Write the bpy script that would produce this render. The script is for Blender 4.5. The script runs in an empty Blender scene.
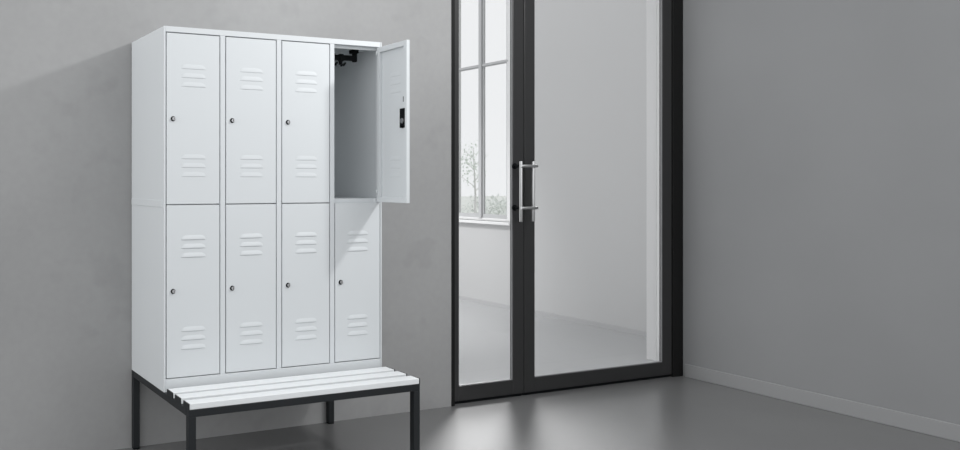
import bpy, bmesh, math, random
from mathutils import Vector, Matrix
random.seed(7)
scene = bpy.context.scene
COL = scene.collection

# ------------------------------------------------------------------ materials
def mat(name, color, rough=0.5, metal=0.0, spec=0.5, noise=None, bump=None):
    m = bpy.data.materials.new(name); m.use_nodes = True
    nt = m.node_tree; b = nt.nodes['Principled BSDF']
    b.inputs['Base Color'].default_value = (*color, 1)
    b.inputs['Roughness'].default_value = rough
    b.inputs['Metallic'].default_value = metal
    b.inputs['Specular IOR Level'].default_value = spec
    tc = nt.nodes.new('ShaderNodeTexCoord')
    if noise:
        scale, amt = noise
        n = nt.nodes.new('ShaderNodeTexNoise'); n.inputs['Scale'].default_value = scale
        n.inputs['Detail'].default_value = 5
        nt.links.new(tc.outputs['Object'], n.inputs['Vector'])
        r = nt.nodes.new('ShaderNodeMapRange')
        r.inputs['From Min'].default_value = .3; r.inputs['From Max'].default_value = .7
        r.inputs['To Min'].default_value = 1 - amt; r.inputs['To Max'].default_value = 1 + amt
        nt.links.new(n.outputs['Fac'], r.inputs['Value'])
        v = nt.nodes.new('ShaderNodeVectorMath'); v.operation = 'SCALE'
        v.inputs[0].default_value = color
        nt.links.new(r.outputs['Result'], v.inputs['Scale'])
        nt.links.new(v.outputs['Vector'], b.inputs['Base Color'])
    if bump:
        scale, st = bump
        n = nt.nodes.new('ShaderNodeTexNoise'); n.inputs['Scale'].default_value = scale
        n.inputs['Detail'].default_value = 3
        nt.links.new(tc.outputs['Object'], n.inputs['Vector'])
        bp = nt.nodes.new('ShaderNodeBump'); bp.inputs['Strength'].default_value = st
        bp.inputs['Distance'].default_value = .01
        nt.links.new(n.outputs['Fac'], bp.inputs['Height'])
        nt.links.new(bp.outputs['Normal'], b.inputs['Normal'])
    return m

def concrete(name, color):
    """grey trowelled concrete: broad clouds, fine grain and a few small darker spots"""
    m = bpy.data.materials.new(name); m.use_nodes = True
    nt = m.node_tree; b = nt.nodes['Principled BSDF']
    b.inputs['Roughness'].default_value = .75; b.inputs['Specular IOR Level'].default_value = .25
    tc = nt.nodes.new('ShaderNodeTexCoord')
    def noise(scale, detail, lo, hi, a, z):
        n = nt.nodes.new('ShaderNodeTexNoise'); n.inputs['Scale'].default_value = scale
        n.inputs['Detail'].default_value = detail
        nt.links.new(tc.outputs['Object'], n.inputs['Vector'])
        r = nt.nodes.new('ShaderNodeMapRange')
        r.inputs['From Min'].default_value = lo; r.inputs['From Max'].default_value = hi
        r.inputs['To Min'].default_value = a; r.inputs['To Max'].default_value = z
        nt.links.new(n.outputs['Fac'], r.inputs['Value']); return r.outputs['Result']
    def mul(a, c):
        k = nt.nodes.new('ShaderNodeMath'); k.operation = 'MULTIPLY'
        nt.links.new(a, k.inputs[0]); nt.links.new(c, k.inputs[1]); return k.outputs[0]
    f = mul(mul(noise(1.1, 4, .3, .7, .93, 1.06), noise(26, 3, .3, .7, .98, 1.02)),
            noise(5.2, 2, .30, .40, .94, 1.0))
    v = nt.nodes.new('ShaderNodeVectorMath'); v.operation = 'SCALE'; v.inputs[0].default_value = color
    nt.links.new(f, v.inputs['Scale']); nt.links.new(v.outputs['Vector'], b.inputs['Base Color'])
    n = nt.nodes.new('ShaderNodeTexNoise'); n.inputs['Scale'].default_value = 18; n.inputs['Detail'].default_value = 4
    nt.links.new(tc.outputs['Object'], n.inputs['Vector'])
    bp = nt.nodes.new('ShaderNodeBump'); bp.inputs['Strength'].default_value = .06; bp.inputs['Distance'].default_value = .01
    nt.links.new(n.outputs['Fac'], bp.inputs['Height']); nt.links.new(bp.outputs['Normal'], b.inputs['Normal'])
    return m

def tiles(name, color, rough):
    m = mat(name, color, rough)
    nt = m.node_tree; b = nt.nodes['Principled BSDF']
    tc = nt.nodes.new('ShaderNodeTexCoord')
    br = nt.nodes.new('ShaderNodeTexBrick'); br.offset = 0
    br.inputs['Color1'].default_value = (*color, 1)
    br.inputs['Color2'].default_value = (*[c * .98 for c in color], 1)
    br.inputs['Mortar'].default_value = (*[c * .87 for c in color], 1)
    br.inputs['Scale'].default_value = 1.0
    br.inputs['Brick Width'].default_value = 1.2; br.inputs['Row Height'].default_value = 1.2
    br.inputs['Mortar Size'].default_value = .006
    nt.links.new(tc.outputs['Object'], br.inputs['Vector'])
    nt.links.new(br.outputs['Color'], b.inputs['Base Color'])
    return m

def glass(name, refl=1.0, tint=(1, 1, 1)):
    m = bpy.data.materials.new(name); m.use_nodes = True
    nt = m.node_tree; nt.nodes.clear()
    o = nt.nodes.new('ShaderNodeOutputMaterial'); mx = nt.nodes.new('ShaderNodeMixShader')
    t = nt.nodes.new('ShaderNodeBsdfTransparent'); g = nt.nodes.new('ShaderNodeBsdfGlossy')
    t.inputs['Color'].default_value = (*tint, 1)
    g.inputs['Roughness'].default_value = .02
    lw = nt.nodes.new('ShaderNodeLayerWeight'); lw.inputs['Blend'].default_value = .5
    pw = nt.nodes.new('ShaderNodeMath'); pw.operation = 'POWER'; pw.inputs[1].default_value = 5
    nt.links.new(lw.outputs['Facing'], pw.inputs[0])
    ma = nt.nodes.new('ShaderNodeMath'); ma.operation = 'MULTIPLY_ADD'; ma.inputs[1].default_value = .9 * refl; ma.inputs[2].default_value = .035 * refl
    nt.links.new(pw.outputs[0], ma.inputs[0])
    nt.links.new(ma.outputs[0], mx.inputs[0]); nt.links.new(t.outputs[0], mx.inputs[1]); nt.links.new(g.outputs[0], mx.inputs[2])
    nt.links.new(mx.outputs[0], o.inputs['Surface'])
    return m

M = dict(
    concrete=concrete('concrete_grey', (.335, .335, .335)),
    plaster=mat('plaster_grey', (.29, .293, .297), .7, spec=.3, noise=(1.5, .03)),
    skirting=mat('skirting_grey', (.33, .332, .335), .5, spec=.4),
    floor=mat('floor_grey', (.17, .17, .17), .27, spec=.8, noise=(1.2, .04)),
    hall_floor=tiles('hall_tiles', (.45, .455, .46), .28),
    hall_wall=mat('hall_plaster', (.58, .58, .58), .7, spec=.2),
    hall_skirting=mat('hall_skirting', (.50,.50,.505), .5),
    locker=mat('locker_light_grey', (.64, .665, .68), .42, spec=.4),
    slat=mat('slat_white', (.78, .80, .81), .45, spec=.4),
    frame=mat('bench_anthracite', (.015, .017, .019), .45, spec=.3),
    black=mat('black_plastic', (.004, .005, .006), .6, spec=.12),
    door=mat('door_anthracite', (.022, .022, .0225), .38, spec=.6),
    jamb=mat('jamb_shadow_black', (.008, .008, .008), .5, spec=.2),  # frame colour darkened to black, painting in the shadow gap beside the wall
    steel=mat('brushed_steel', (.62, .62, .62), .28, metal=1.0),
    chrome=mat('lock_chrome', (.5, .5, .51), .3, metal=1.0),
    gasket=mat('gasket_grey', (.22, .22, .225), .5),
    winframe=mat('window_frame_grey', (.50, .505, .51), .5),
    nib=mat('nib_plaster', (.76, .76, .76), .6, spec=.2),
    sill=mat('sill_white', (.80, .80, .80), .5),
    glass=glass('door_glass'), window_glass=glass('window_glass', 1.0, (.92, .92, .92)),
    leaf=mat('hazed_leaf', (.80, .86, .80), .7, spec=.1),  # haze painted in: leaf, shrub, bark and ground colours bleached towards white
    shrub=mat('hazed_shrub', (.82, .85, .82), .7, spec=.1),
    bark=mat('hazed_bark', (.78, .78, .76), .8, spec=.1),
    ground=mat('hazed_ground', (.80, .82, .78), .9, spec=.1),
)

# ------------------------------------------------------------------ mesh helpers
def box(bm, x0, x1, y0, y1, z0, z1, mi=0):
    vs = [bm.verts.new(p) for p in ((x0,y0,z0),(x1,y0,z0),(x1,y1,z0),(x0,y1,z0),(x0,y0,z1),(x1,y0,z1),(x1,y1,z1),(x0,y1,z1))]
    for f in ((0,3,2,1),(4,5,6,7),(0,1,5,4),(1,2,6,5),(2,3,7,6),(3,0,4,7)):
        fc = bm.faces.new([vs[i] for i in f]); fc.material_index = mi
    return vs

def tube(bm, a, b, r, seg=14, r2=None, mi=0):
    a = Vector(a); b = Vector(b); d = b - a; r2 = r if r2 is None else r2
    q = d.to_track_quat('Z', 'Y').to_matrix()
    ra, rb = [], []
    for i in range(seg):
        t = 2 * math.pi * i / seg; p = Vector((math.cos(t), math.sin(t), 0))
        ra.append(bm.verts.new(a + q @ (p * r))); rb.append(bm.verts.new(b + q @ (p * r2)))
    for i in range(seg):
        j = (i + 1) % seg
        f = bm.faces.new((ra[i], ra[j], rb[j], rb[i])); f.material_index = mi; f.smooth = True
    f = bm.faces.new(list(reversed(ra))); f.material_index = mi
    f = bm.faces.new(rb); f.material_index = mi

def obj(name, bm, mats, parent=None, bevel=0.0, loc=(0,0,0), seg=2):
    me = bpy.data.meshes.new(name)
    bm.normal_update(); bm.to_mesh(me); bm.free()
    for m in (mats if isinstance(mats, (list, tuple)) else [mats]): me.materials.append(m)
    o = bpy.data.objects.new(name, me); COL.objects.link(o)
    o.location = loc
    if parent: o.parent = parent
    if bevel:
        md = o.modifiers.new('bevel', 'BEVEL'); md.width = bevel; md.segments = seg
        md.limit_method = 'ANGLE'; md.angle_limit = math.radians(50)
        try: md.harden_normals = False
        except Exception: pass
    return o

def tag(o, label, cat, kind=None, group=None):
    o['label'] = label; o['category'] = cat
    if kind: o['kind'] = kind
    if group: o['group'] = group
    return o

def thing(name, label, cat, loc=(0,0,0), group=None):
    o = bpy.data.objects.new(name, None); COL.objects.link(o); o.location = loc
    o.empty_display_size = .1
    return tag(o, label, cat, None, group)

def boxes(*bs):
    bm = bmesh.new()
    for b in bs: box(bm, *b)
    return bm

# ------------------------------------------------------------------ the setting
WY, XR, HX = .506, 4.075, 5.13          # concrete wall front, right wall face, hall wall face
XD0 = 2.043                             # left side of the door opening
TOP = 4.0
DTOP = 2.85                             # head of the glazed doors
# the concrete wall with the locker, its opening for the doors and the strip above them
wb = obj('wall_back', boxes((-4.2, XD0, WY, WY+.16, 0, TOP), (XD0, XR+.16, WY, WY+.16, DTOP, TOP)), M['concrete'])
tag(wb, 'grey concrete wall behind the white locker', 'wall', 'structure')
wr = obj('wall_right', boxes((XR, XR+.16, -4.6, .62, 0, TOP)), M['plaster'])
tag(wr, 'plain mid grey wall to the right of the glass doors', 'wall', 'structure')
bb = obj('baseboard_right', boxes((XR-.012, XR, -4.6, WY-.012, 0, .090)), M['skirting'], bevel=.003)
tag(bb, 'low grey skirting along the right wall', 'baseboard', 'structure')
fl = obj('floor', boxes((-4.2, XR+.16, -4.6, .605, -.1, 0)), M['floor'])
tag(fl, 'satin grey floor in front of the doors and under the bench', 'floor', 'structure')
fh = obj('floor', boxes((1.0, HX+.25, .605, 9.0, -.1, 0)), M['hall_floor'])
tag(fh, 'pale tiled floor of the hall seen through the glass doors', 'floor', 'structure')

# hall wall with its tall window
WY0, WY1, WZ0, WZ1 = 3.35, 4.44, .935, 3.72
# daylight opening in the hall wall
hw = obj('wall_hall', boxes((HX, HX+.25, .93, WY0, 0, TOP), (HX, HX+.25, WY1, 9.0, 0, TOP),
                            (HX, HX+.25, WY0, WY1, 0, WZ0), (HX, HX+.25, WY0, WY1, WZ1, TOP)), M['hall_wall'])
tag(hw, 'pale wall of the hall behind the glass doors, with a window in it', 'wall', 'structure')
hb = obj('baseboard_hall', boxes((HX-.012, HX, 1.09, 9.0, 0, .045)), M['hall_skirting'])
tag(hb, 'thin skirting at the foot of the hall wall behind the glass', 'baseboard', 'structure')
# nib of wall just behind the right-hand door
nb = obj('wall_nib', boxes((4.31, HX+.25, .915, 1.005, 0, TOP)), M['nib'], bevel=.004)
tag(nb, 'pale end of a short wall just behind the right glass door', 'wall', 'structure')
# window: outer frame, mullions, transoms, sashes, panes, sill
bm = bmesh.new()
fx0, fx1 = HX+.03, HX+.075
MY = 3.845
box(bm, fx0, fx1, WY0, WY0+.08, WZ0, WZ1); box(bm, fx0, fx1, WY1-.08, WY1, WZ0, WZ1)
box(bm, fx0, fx1, WY0+.08, WY1-.08, WZ0, WZ0+.03); box(bm, fx0, fx1, WY0+.08, WY1-.08, WZ1-.06, WZ1)
win = obj('window_1', bm, M['sill'], bevel=.004)
tag(win, 'tall bright hall window with grey mullions behind the left glass door', 'window', 'structure')
obj('mullion', boxes((fx0-.012, fx1, MY-.022, MY+.022, WZ0+.03, WZ1-.06)), M['winframe'], win, bevel=.004)
obj('transom', boxes((fx0-.004, fx1, WY0+.06, MY-.026, 2.676, 2.698), (fx0-.004, fx1, MY+.026, WY1-.06, 2.676, 2.698)), M['winframe'], win, bevel=.003)
for (a, c) in ((WY0+.08, MY-.026), (MY+.026, WY1-.08)):
    for (z0, z1) in ((WZ0+.03, 2.676), (2.698, WZ1-.06)):
        t = .016; tb = .045 if z0 < 2 else .008; tt = .008
        obj('sash', boxes((fx0+.008, fx1-.012, a, a+t, z0, z1), (fx0+.008, fx1-.012, c-t, c, z0, z1),
                          (fx0+.008, fx1-.012, a+t, c-t, z0, z0+tb), (fx0+.008, fx1-.012, a+t, c-t, z1-tt, z1)), M['winframe'], win, bevel=.002)
        obj('pane', boxes((fx0+.018, fx0+.024, a+t, c-t, z0+tb, z1-tt)), M['window_glass'], win)
obj('window_sill', boxes((HX-.05, HX+.05, WY0-.04, WY1+.04, WZ0-.032, WZ0)), M['sill'], win, bevel=.004)

# ------------------------------------------------------------------ glazed doors
LZ0, YD0, YD1 = .020, .520, .548
jm = obj('trim_1', boxes((XD0, 2.064, .498, .60, 0, DTOP), (3.972, XR-.0005, .514, .60, 0, DTOP),
                         (2.064, 3.972, .498, .60, DTOP-.05, DTOP)), M['jamb'], bevel=.003)
tag(jm, 'black door frame set into the concrete wall around both glass doors', 'door frame', 'structure')

def leaf(name, x0, x1, gx0, gx1, label):
    gz0, gz1 = .112, DTOP-.14
    bm = boxes((x0, gx0, YD0, YD1, LZ0, DTOP-.055), (gx1, x1, YD0, YD1, LZ0, DTOP-.055),
               (gx0, gx1, YD0, YD1, LZ0, gz0), (gx0, gx1, YD0, YD1, gz1, DTOP-.055))
    d = obj(name, bm, M['door'], bevel=.003)
    tag(d, label, 'door', 'structure')
    ym = YD0 + .010
    obj('glass_pane', boxes((gx0-.004, gx1+.004, ym-.004, ym+.004, gz0-.004, gz1+.004)), M['glass'], d)
    w = .004
    obj('gasket', boxes((gx0, gx0+w, ym-.0055, ym+.0055, gz0, gz1), (gx1-w, gx1, ym-.0055, ym+.0055, gz0, gz1),
                        (gx0+w, gx1-w, ym-.0055, ym+.0055, gz0, gz0+w), (gx0+w, gx1-w, ym-.0055, ym+.0055, gz1-w, gz1)), M['gasket'], d)
    obj('light_stop', boxes((x0+.002, x1-.002, .536, .547, 0, LZ0)), M['black'], d)  # added strip, blocks hall light leaking under the leaf and darkens the gap
    return d
d1 = leaf('door_1', 2.068, 2.627, 2.112, 2.539, 'narrow left glass door in a black frame with the steel pull handle')
d2 = leaf('door_2', 2.633, 3.968, 2.718, 3.878, 'wide right glass door in a black frame beside the grey right wall')
# pull handle on the closing stile
ph = bpy.data.objects.new('pull_handle', None); COL.objects.link(ph); ph.parent = d1; ph['label'] = 'brushed steel pull handle with two upright bars'
for bx in (2.540, 2.641):
    bm = bmesh.new(); tube(bm, (bx, .452, 1.122), (bx, .452, 1.503), .0098, 18)
    obj('grip_bar', bm, M['steel'], ph, bevel=.002)
for bz in (1.473, 1.2085):
    bm = bmesh.new(); tube(bm, (2.528, .436, bz), (2.658, .436, bz), .0095, 16)
    obj('cross_bar', bm, M['steel'], ph, bevel=.002)
    bm = bmesh.new(); tube(bm, (2.548, .445, bz), (2.548, .520, bz), .009, 16); tube(bm, (2.548, .514, bz), (2.548, .5205, bz), .019, 20)
    obj('standoff', bm, M['black'], ph)

# ------------------------------------------------------------------ locker
W, D, ZB, ZT = 1.19, .50, .4045, 2.093
DX0, PITCH, DW = .0135, .2995, .265
LOW, UPP = (.468, 1.266), (1.271, 2.0625)
GAP = .0045
lk = thing('locker', 'tall white steel locker with eight doors, the top right one open', 'locker', (0, 0, ZB))
def L(*b):  # boxes given in world z, stored relative to the locker's base
    return (b[0], b[1], b[2], b[3], b[4]-ZB, b[5]-ZB)
bs = [L(0, DX0-GAP, 0, D, ZB, ZT), L(DX0+3*PITCH+DW+GAP, W, 0, D, ZB, ZT),
      L(DX0-GAP, W-.0095, 0, D, UPP[1]+GAP, ZT), L(DX0-GAP, W-.0095, 0, D, ZB, LOW[0]-GAP),
      L(DX0-GAP, W-.0095, D-.006, D, LOW[0]-GAP, UPP[1]+GAP)]
for i in range(3):
    a = DX0 + i*PITCH + DW + GAP; b = DX0 + (i+1)*PITCH - GAP
    bs.append(L(a, b, 0, .022, LOW[0]-GAP, UPP[1]+GAP))
    bs.append(L((a+b)/2-.003, (a+b)/2+.003, .022, D-.006, LOW[0]-GAP, UPP[1]+GAP))
for i in range(4):
    a = DX0 + i*PITCH - GAP; b = a + DW + 2*GAP
    s = .012 if i < 3 else .004
    bs.append(L(a-.012, b+.009, .0225, D-.006, 1.256, 1.289))         # shelf with its raised front lip
    bs.append(L(a, b, .0225, .034, UPP[1]-.011, UPP[1]+GAP))          # stop rail over the opening
    bs.append(L(a, b, .0225, .034, LOW[0]-GAP, LOW[0]+.012))
    bs.append(L(a, a+s, .0225, .03, LOW[0], UPP[1])); bs.append(L(b-s, b, .0225, .03, LOW[0], UPP[1]))
obj('body', boxes(*bs), M['locker'], lk, bevel=.0016)

def louvre(bm, xc, zb, w=.124, h=.021, depth=.004, face=0.0, sgn=-1, nx=16, nz=6):
    """pressed hood: rises from flush at its top to its lip at the bottom, ends faired into the sheet"""
    rows = []
    for j in range(nz+1):
        v = j/nz                                   # 0 = top, 1 = lip
        row = []
        for i in range(nx+1):
            u = i/nx*2-1
            e = max(0.0, 1-abs(u)**6)
            hh = depth*e*math.sin(v*math.pi/2)
            xx = xc + u*w/2*(1-.05*(1-v)); zz = zb + h*(1-v)*(.55+.45*e)
            row.append(bm.verts.new((xx, face + sgn*hh, zz)))
        rows.append(row)
    last = [bm.verts.new((p.co.x, face, zb-.0015)) for p in rows[-1]]; rows.append(last)
    for j in range(len(rows)-1):
        for i in range(nx):
            q = (rows[j][i], rows[j][i+1], rows[j+1][i+1], rows[j+1][i])
            f = bm.faces.new(q if sgn > 0 else tuple(reversed(q)))
            f.smooth = j < len(rows)-2

def door_bm(h, upper):
    """door leaf, local origin at its right front bottom corner (hinge), x runs negative"""
    bm = bmesh.new()
    box(bm, -DW, 0, 0, .0022, 0, h)
    t, d = .026, .018
    box(bm, -DW, -DW+t, .0022, d, 0, h); box(bm, -t, 0, .0022, d, 0, h)
    box(bm, -DW+t, -t, .0022, d, 0, t); box(bm, -DW+t, -t, .0022, d, h-t, h)
    tops = [.162, .203, .2445] if upper else [.161, .201, .2425]
    bots = [.211, .170, .128]
    for z in [h-k for k in tops] + bots:
        louvre(bm, -DW/2, z, depth=.0018 if upper else .0036)
        louvre(bm, -DW/2-.012, z, w=.10, depth=.0007, face=.0022, sgn=1)
    return bm
def lock_bm():
    bm = bmesh.new()
    tube(bm, (0, .001, 0), (0, -.004, 0), .0118, 22, .0112, 0)
    tube(bm, (.0015, -.004, 0), (.0015, -.010, 0), .0085, 20, .0075, 1)
    box(bm, .0002, .0028, -.0108, -.009, -.0055, .0055, 0)
    return bm

protos = {}
for i in range(4):
    for up, (z0, z1) in ((True, UPP), (False, LOW)):
        if up not in protos:
            me = door_bm(z1-z0, up)
            d = obj('door', me, M['locker'], lk, bevel=.0012)
            l = obj('lock', lock_bm(), [M['black'], M['chrome']], d)
            l['label'] = 'small round chrome turn lock'
            protos[up] = (d, l)
        else:
            p, pl = protos[up]
            d = p.copy(); COL.objects.link(d); d.parent = lk
            l = pl.copy(); COL.objects.link(l); l.parent = d
        d.location = (DX0 + i*PITCH + DW, 0, z0-ZB)
        l.location = (-DW+.0315, 0, (.395 if up else .400))
        if up and i == 3:
            d.location.y = -.001
            d.rotation_euler = (0, 0, math.radians(88.0))
            d['label'] = 'open door, swung out to show its inner side'
            # lock case, spindle slot and hinge pins on the inner side
            zc = lambda z: z - z0
            bm = boxes((-.250, -.209, .0025, .0205, zc(1.650), zc(1.733)), (-.250, -.238, .0025, .0205, zc(1.638), zc(1.650)), (-.221, -.209, .0025, .0205, zc(1.638), zc(1.650)))
            lc = obj('lock_case', bm, M['black'], d, bevel=.001)
            lc['label'] = 'black plastic lock case'
            bm = bmesh.new(); tube(bm, (-.231, .0200, zc(1.672)), (-.231, .0245, zc(1.672)), .0125, 20)
            obj('lock_knob', bm, M['chrome'], lc)
            obj('slot', boxes((-.219, -.212, .0018, .0032, zc(1.767), zc(1.793))), M['black'], d)
            for zz in (z0+.05, z1-.03):
                bm = bmesh.new(); tube(bm, (-.004, .022, zc(zz)-.012), (-.004, .022, zc(zz)+.012), .004, 10)
                obj('hinge', bm, M['locker'], d)

# coat rail with hooks in the open compartment
cx0 = DX0 + 3*PITCH - GAP
ry = .13
rail = obj('coat_rail', boxes((cx0-.012, 1.118, ry-.009, ry+.009, 2.009-ZB, 2.036-ZB)), M['black'], lk, bevel=.003)
rail['label'] = 'black plastic coat rail'
bm = boxes((1.098, 1.119, ry-.012, ry+.012, 2.004-ZB, 2.0705-ZB), (1.086, 1.123, ry-.02, ry+.02, 2.048-ZB, 2.0705-ZB))
obj('rail_bracket', bm, M['black'], rail, bevel=.004)
for hx in (1.024, .975):
    bm = bmesh.new()
    box(bm, hx-.011, hx+.011, ry-.013, ry+.013, 2.004-ZB, 2.041-ZB)
    pts = [(hx, ry, 2.006), (hx, ry, 1.986), (hx+.010, ry-.004, 1.982), (hx+.019, ry-.008, 1.990), (hx+.024, ry-.010, 1.998)]
    for k, (a, b) in enumerate(zip(pts, pts[1:])):
        tube(bm, (a[0], a[1], a[2]-ZB), (b[0], b[1], b[2]-ZB), (.011, .009, .007, .006)[k], 12, (.010, .0075, .0065, .004)[k])
    obj('hook', bm, M['black'], rail, bevel=.0015)

# ------------------------------------------------------------------ bench base
bn = thing('bench', 'dark steel bench frame with three white slats carrying the locker', 'bench', (0, 0, 0))
FY = -.316; T = .0325; LT = .034
BY = .5
bs = [(0, W, FY, FY+T, .4045-T, .404), (0, W, BY-T, BY, .4045-T, .404),
      (0, T, FY+T, BY-T, .4045-T, .404), (W-T, W, FY+T, BY-T, .4045-T, .404), (W/2-T/2, W/2+T/2, FY+T, BY-T, .4045-T, .404)]
obj('frame', boxes(*bs), M['frame'], bn, bevel=.002)
for (lx, ly) in ((0, FY), (W-LT, FY), (0, BY-LT), (W-LT, BY-LT)):
    lg = obj('leg', boxes((lx, lx+LT, ly, ly+LT, .008, .4045-T)), M['frame'], bn, bevel=.002)
    obj('foot', boxes((lx+.001, lx+LT-.001, ly+.001, ly+LT-.001, 0, .0085)), M['black'], lg, bevel=.002)
for (y0, y1) in ((-.114, -.041), (-.214, -.146), (FY, -.251)):
    s = obj('slat', boxes((.004, W-.004, y0, y1, .4045, .431)), M['slat'], bn, bevel=.003, seg=3)
    for (xa, xb) in ((-.001, .004), (W-.004, W+.001)):
        c = obj('end_cap', boxes((xa, xb, y0, y1, .4045, .431)), M['frame'], s, bevel=.001)
        c['label'] = 'dark plastic end cap'

# ------------------------------------------------------------------ outside the hall window
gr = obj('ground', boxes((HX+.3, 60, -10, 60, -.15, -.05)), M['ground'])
tag(gr, 'haze-bleached ground outside the hall window', 'ground', 'structure')
def leaves(bm, c, rad, n, size):
    for _ in range(n):
        v = Vector((random.gauss(0, 1), random.gauss(0, 1), random.gauss(0, 1))).normalized() * (random.random()**.45)
        p = Vector(c) + Vector((v.x*rad[0], v.y*rad[1], v.z*rad[2]))
        r = Matrix.Rotation(random.uniform(0, 6.28), 3, 'Z') @ Matrix.Rotation(random.uniform(-1.2, 1.2), 3, 'X')
        s = size*random.uniform(.6, 1.2)
        q = [bm.verts.new(p + r @ Vector(k)) for k in ((0, -s, 0), (s*.45, -s*.1, s*.1), (0, s, 0), (-s*.45, -s*.1, s*.1))]
        bm.faces.new(q)
tr = thing('tree', 'slender haze-bleached tree outside the hall window', 'tree', (8.2, 7.5, -.05))
bm = bmesh.new()
tube(bm, (0, 0, 0), (.02, .0, 1.2), .025, 8, .016); tube(bm, (.02, 0, 1.2), (.0, .03, 2.0), .016, 8, .006)
for k in range(7):
    a = k*2.4; z = 1.25 + .09*k
    tube(bm, (.01, .01, z), (.01+.24*math.cos(a), .01+.22*math.sin(a), z+.18), .008, 6, .003)
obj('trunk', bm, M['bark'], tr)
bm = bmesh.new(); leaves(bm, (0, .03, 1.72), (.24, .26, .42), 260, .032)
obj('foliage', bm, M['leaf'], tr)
for (x, y, rz, rr, lab) in ((10.4, 9.9, .55, .42, 'round haze-bleached shrub outside the window, below the tree'),
                            (10.2, 9.1, .56, .42, 'round haze-bleached shrub outside the window, right of its mullion')):
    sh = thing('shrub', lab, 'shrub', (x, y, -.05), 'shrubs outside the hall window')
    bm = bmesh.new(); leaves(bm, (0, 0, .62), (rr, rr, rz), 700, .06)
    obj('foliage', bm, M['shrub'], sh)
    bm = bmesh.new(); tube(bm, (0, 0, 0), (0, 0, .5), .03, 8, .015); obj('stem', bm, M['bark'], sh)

# ------------------------------------------------------------------ light
w = bpy.data.worlds.new('World'); scene.world = w; w.use_nodes = True
bg = w.node_tree.nodes['Background']
bg.inputs['Color'].default_value = (.97, .985, 1.0, 1); bg.inputs['Strength'].default_value = 1.113
def spot(name, loc, target, power, ang, blend, rad):
    l = bpy.data.lights.new(name, 'SPOT'); l.energy = power; l.spot_size = math.radians(ang); l.spot_blend = blend
    l.shadow_soft_size = rad
    o = bpy.data.objects.new(name, l); COL.objects.link(o); o.location = loc
    o.rotation_euler = (Vector(target) - Vector(loc)).to_track_quat('-Z', 'Y').to_euler()
    return o
def area(name, loc, target, power, sx, sy):
    l = bpy.data.lights.new(name, 'AREA'); l.energy = power; l.shape = 'RECTANGLE'; l.size = sx; l.size_y = sy
    o = bpy.data.objects.new(name, l); COL.objects.link(o); o.location = loc
    o.rotation_euler = (Vector(target) - Vector(loc)).to_track_quat('-Z', 'Y').to_euler()
    return o
# ceiling spotlight over the lockers; every other lamp is an unseen added fill
spot('ceiling_spotlight', (2.6, -1.6, 3.18), (.6, .45, 2.0), 122, 120, 1, .10)
spot('wall_contrast_fill', (2.6, -1.6, 3.18), (-.7, .5, 1.9), 66, 75, 1, .10)  # added second beam, lifts the wall around the locker's shadow
area('front_right_fill', (3.5, -4.0, 3.8), (1, .5, 1.2), 28, 2, 2)  # added soft fill from the front right, no such lamp known
area('left_fill', (-4.3, -.4, 2.2), (0, -.1, 1.5), 49, 1.2, 2)  # added fill that brightens the locker's left side
spot('hall_wall_fill', (2.9, 3.9, 3.4), (4.9, 4.4, .2), 275, 65, 1, .3)  # added fill for the hall wall below the window
spot('hall_tile_fill', (3.3, 3.4, 3.7), (3.35, 2.9, 0), 260, 42, 1, .3)  # added fill for the hall tiles behind the left leaf
spot('door_spill_fill', (4.75, 2.95, 4.3), (1.85, -.1, 0), 1150, 20, 1, .5)  # added beam through the glass, stands in for the floor's reflection
spot('floor_reflection_fill', (4.75, 2.95, 4.3), (1.75, 0, 0), 3200, 13, 1, .5)  # added narrow beam, imitates the bright reflected column on the floor

# ------------------------------------------------------------------ camera
cd = bpy.data.cameras.new('Camera'); cam = bpy.data.objects.new('Camera', cd); COL.objects.link(cam)
cd.sensor_fit = 'HORIZONTAL'; cd.sensor_width = 36; cd.lens = 820.65/960*36
cd.shift_x = (480-206.7)/960; cd.shift_y = -(225-181.44)/960
cam.location = (-1.2606, -3.5645, 1.3761)
yaw = .392
cam.rotation_euler = (math.pi/2, 0, -yaw)
cd.clip_start = .05; cd.clip_end = 200
scene.camera = cam
vs = scene.view_settings
vs.view_transform = 'Standard'; vs.look = 'None'; vs.gamma = 1; vs.exposure = 0; vs.use_curve_mapping = False
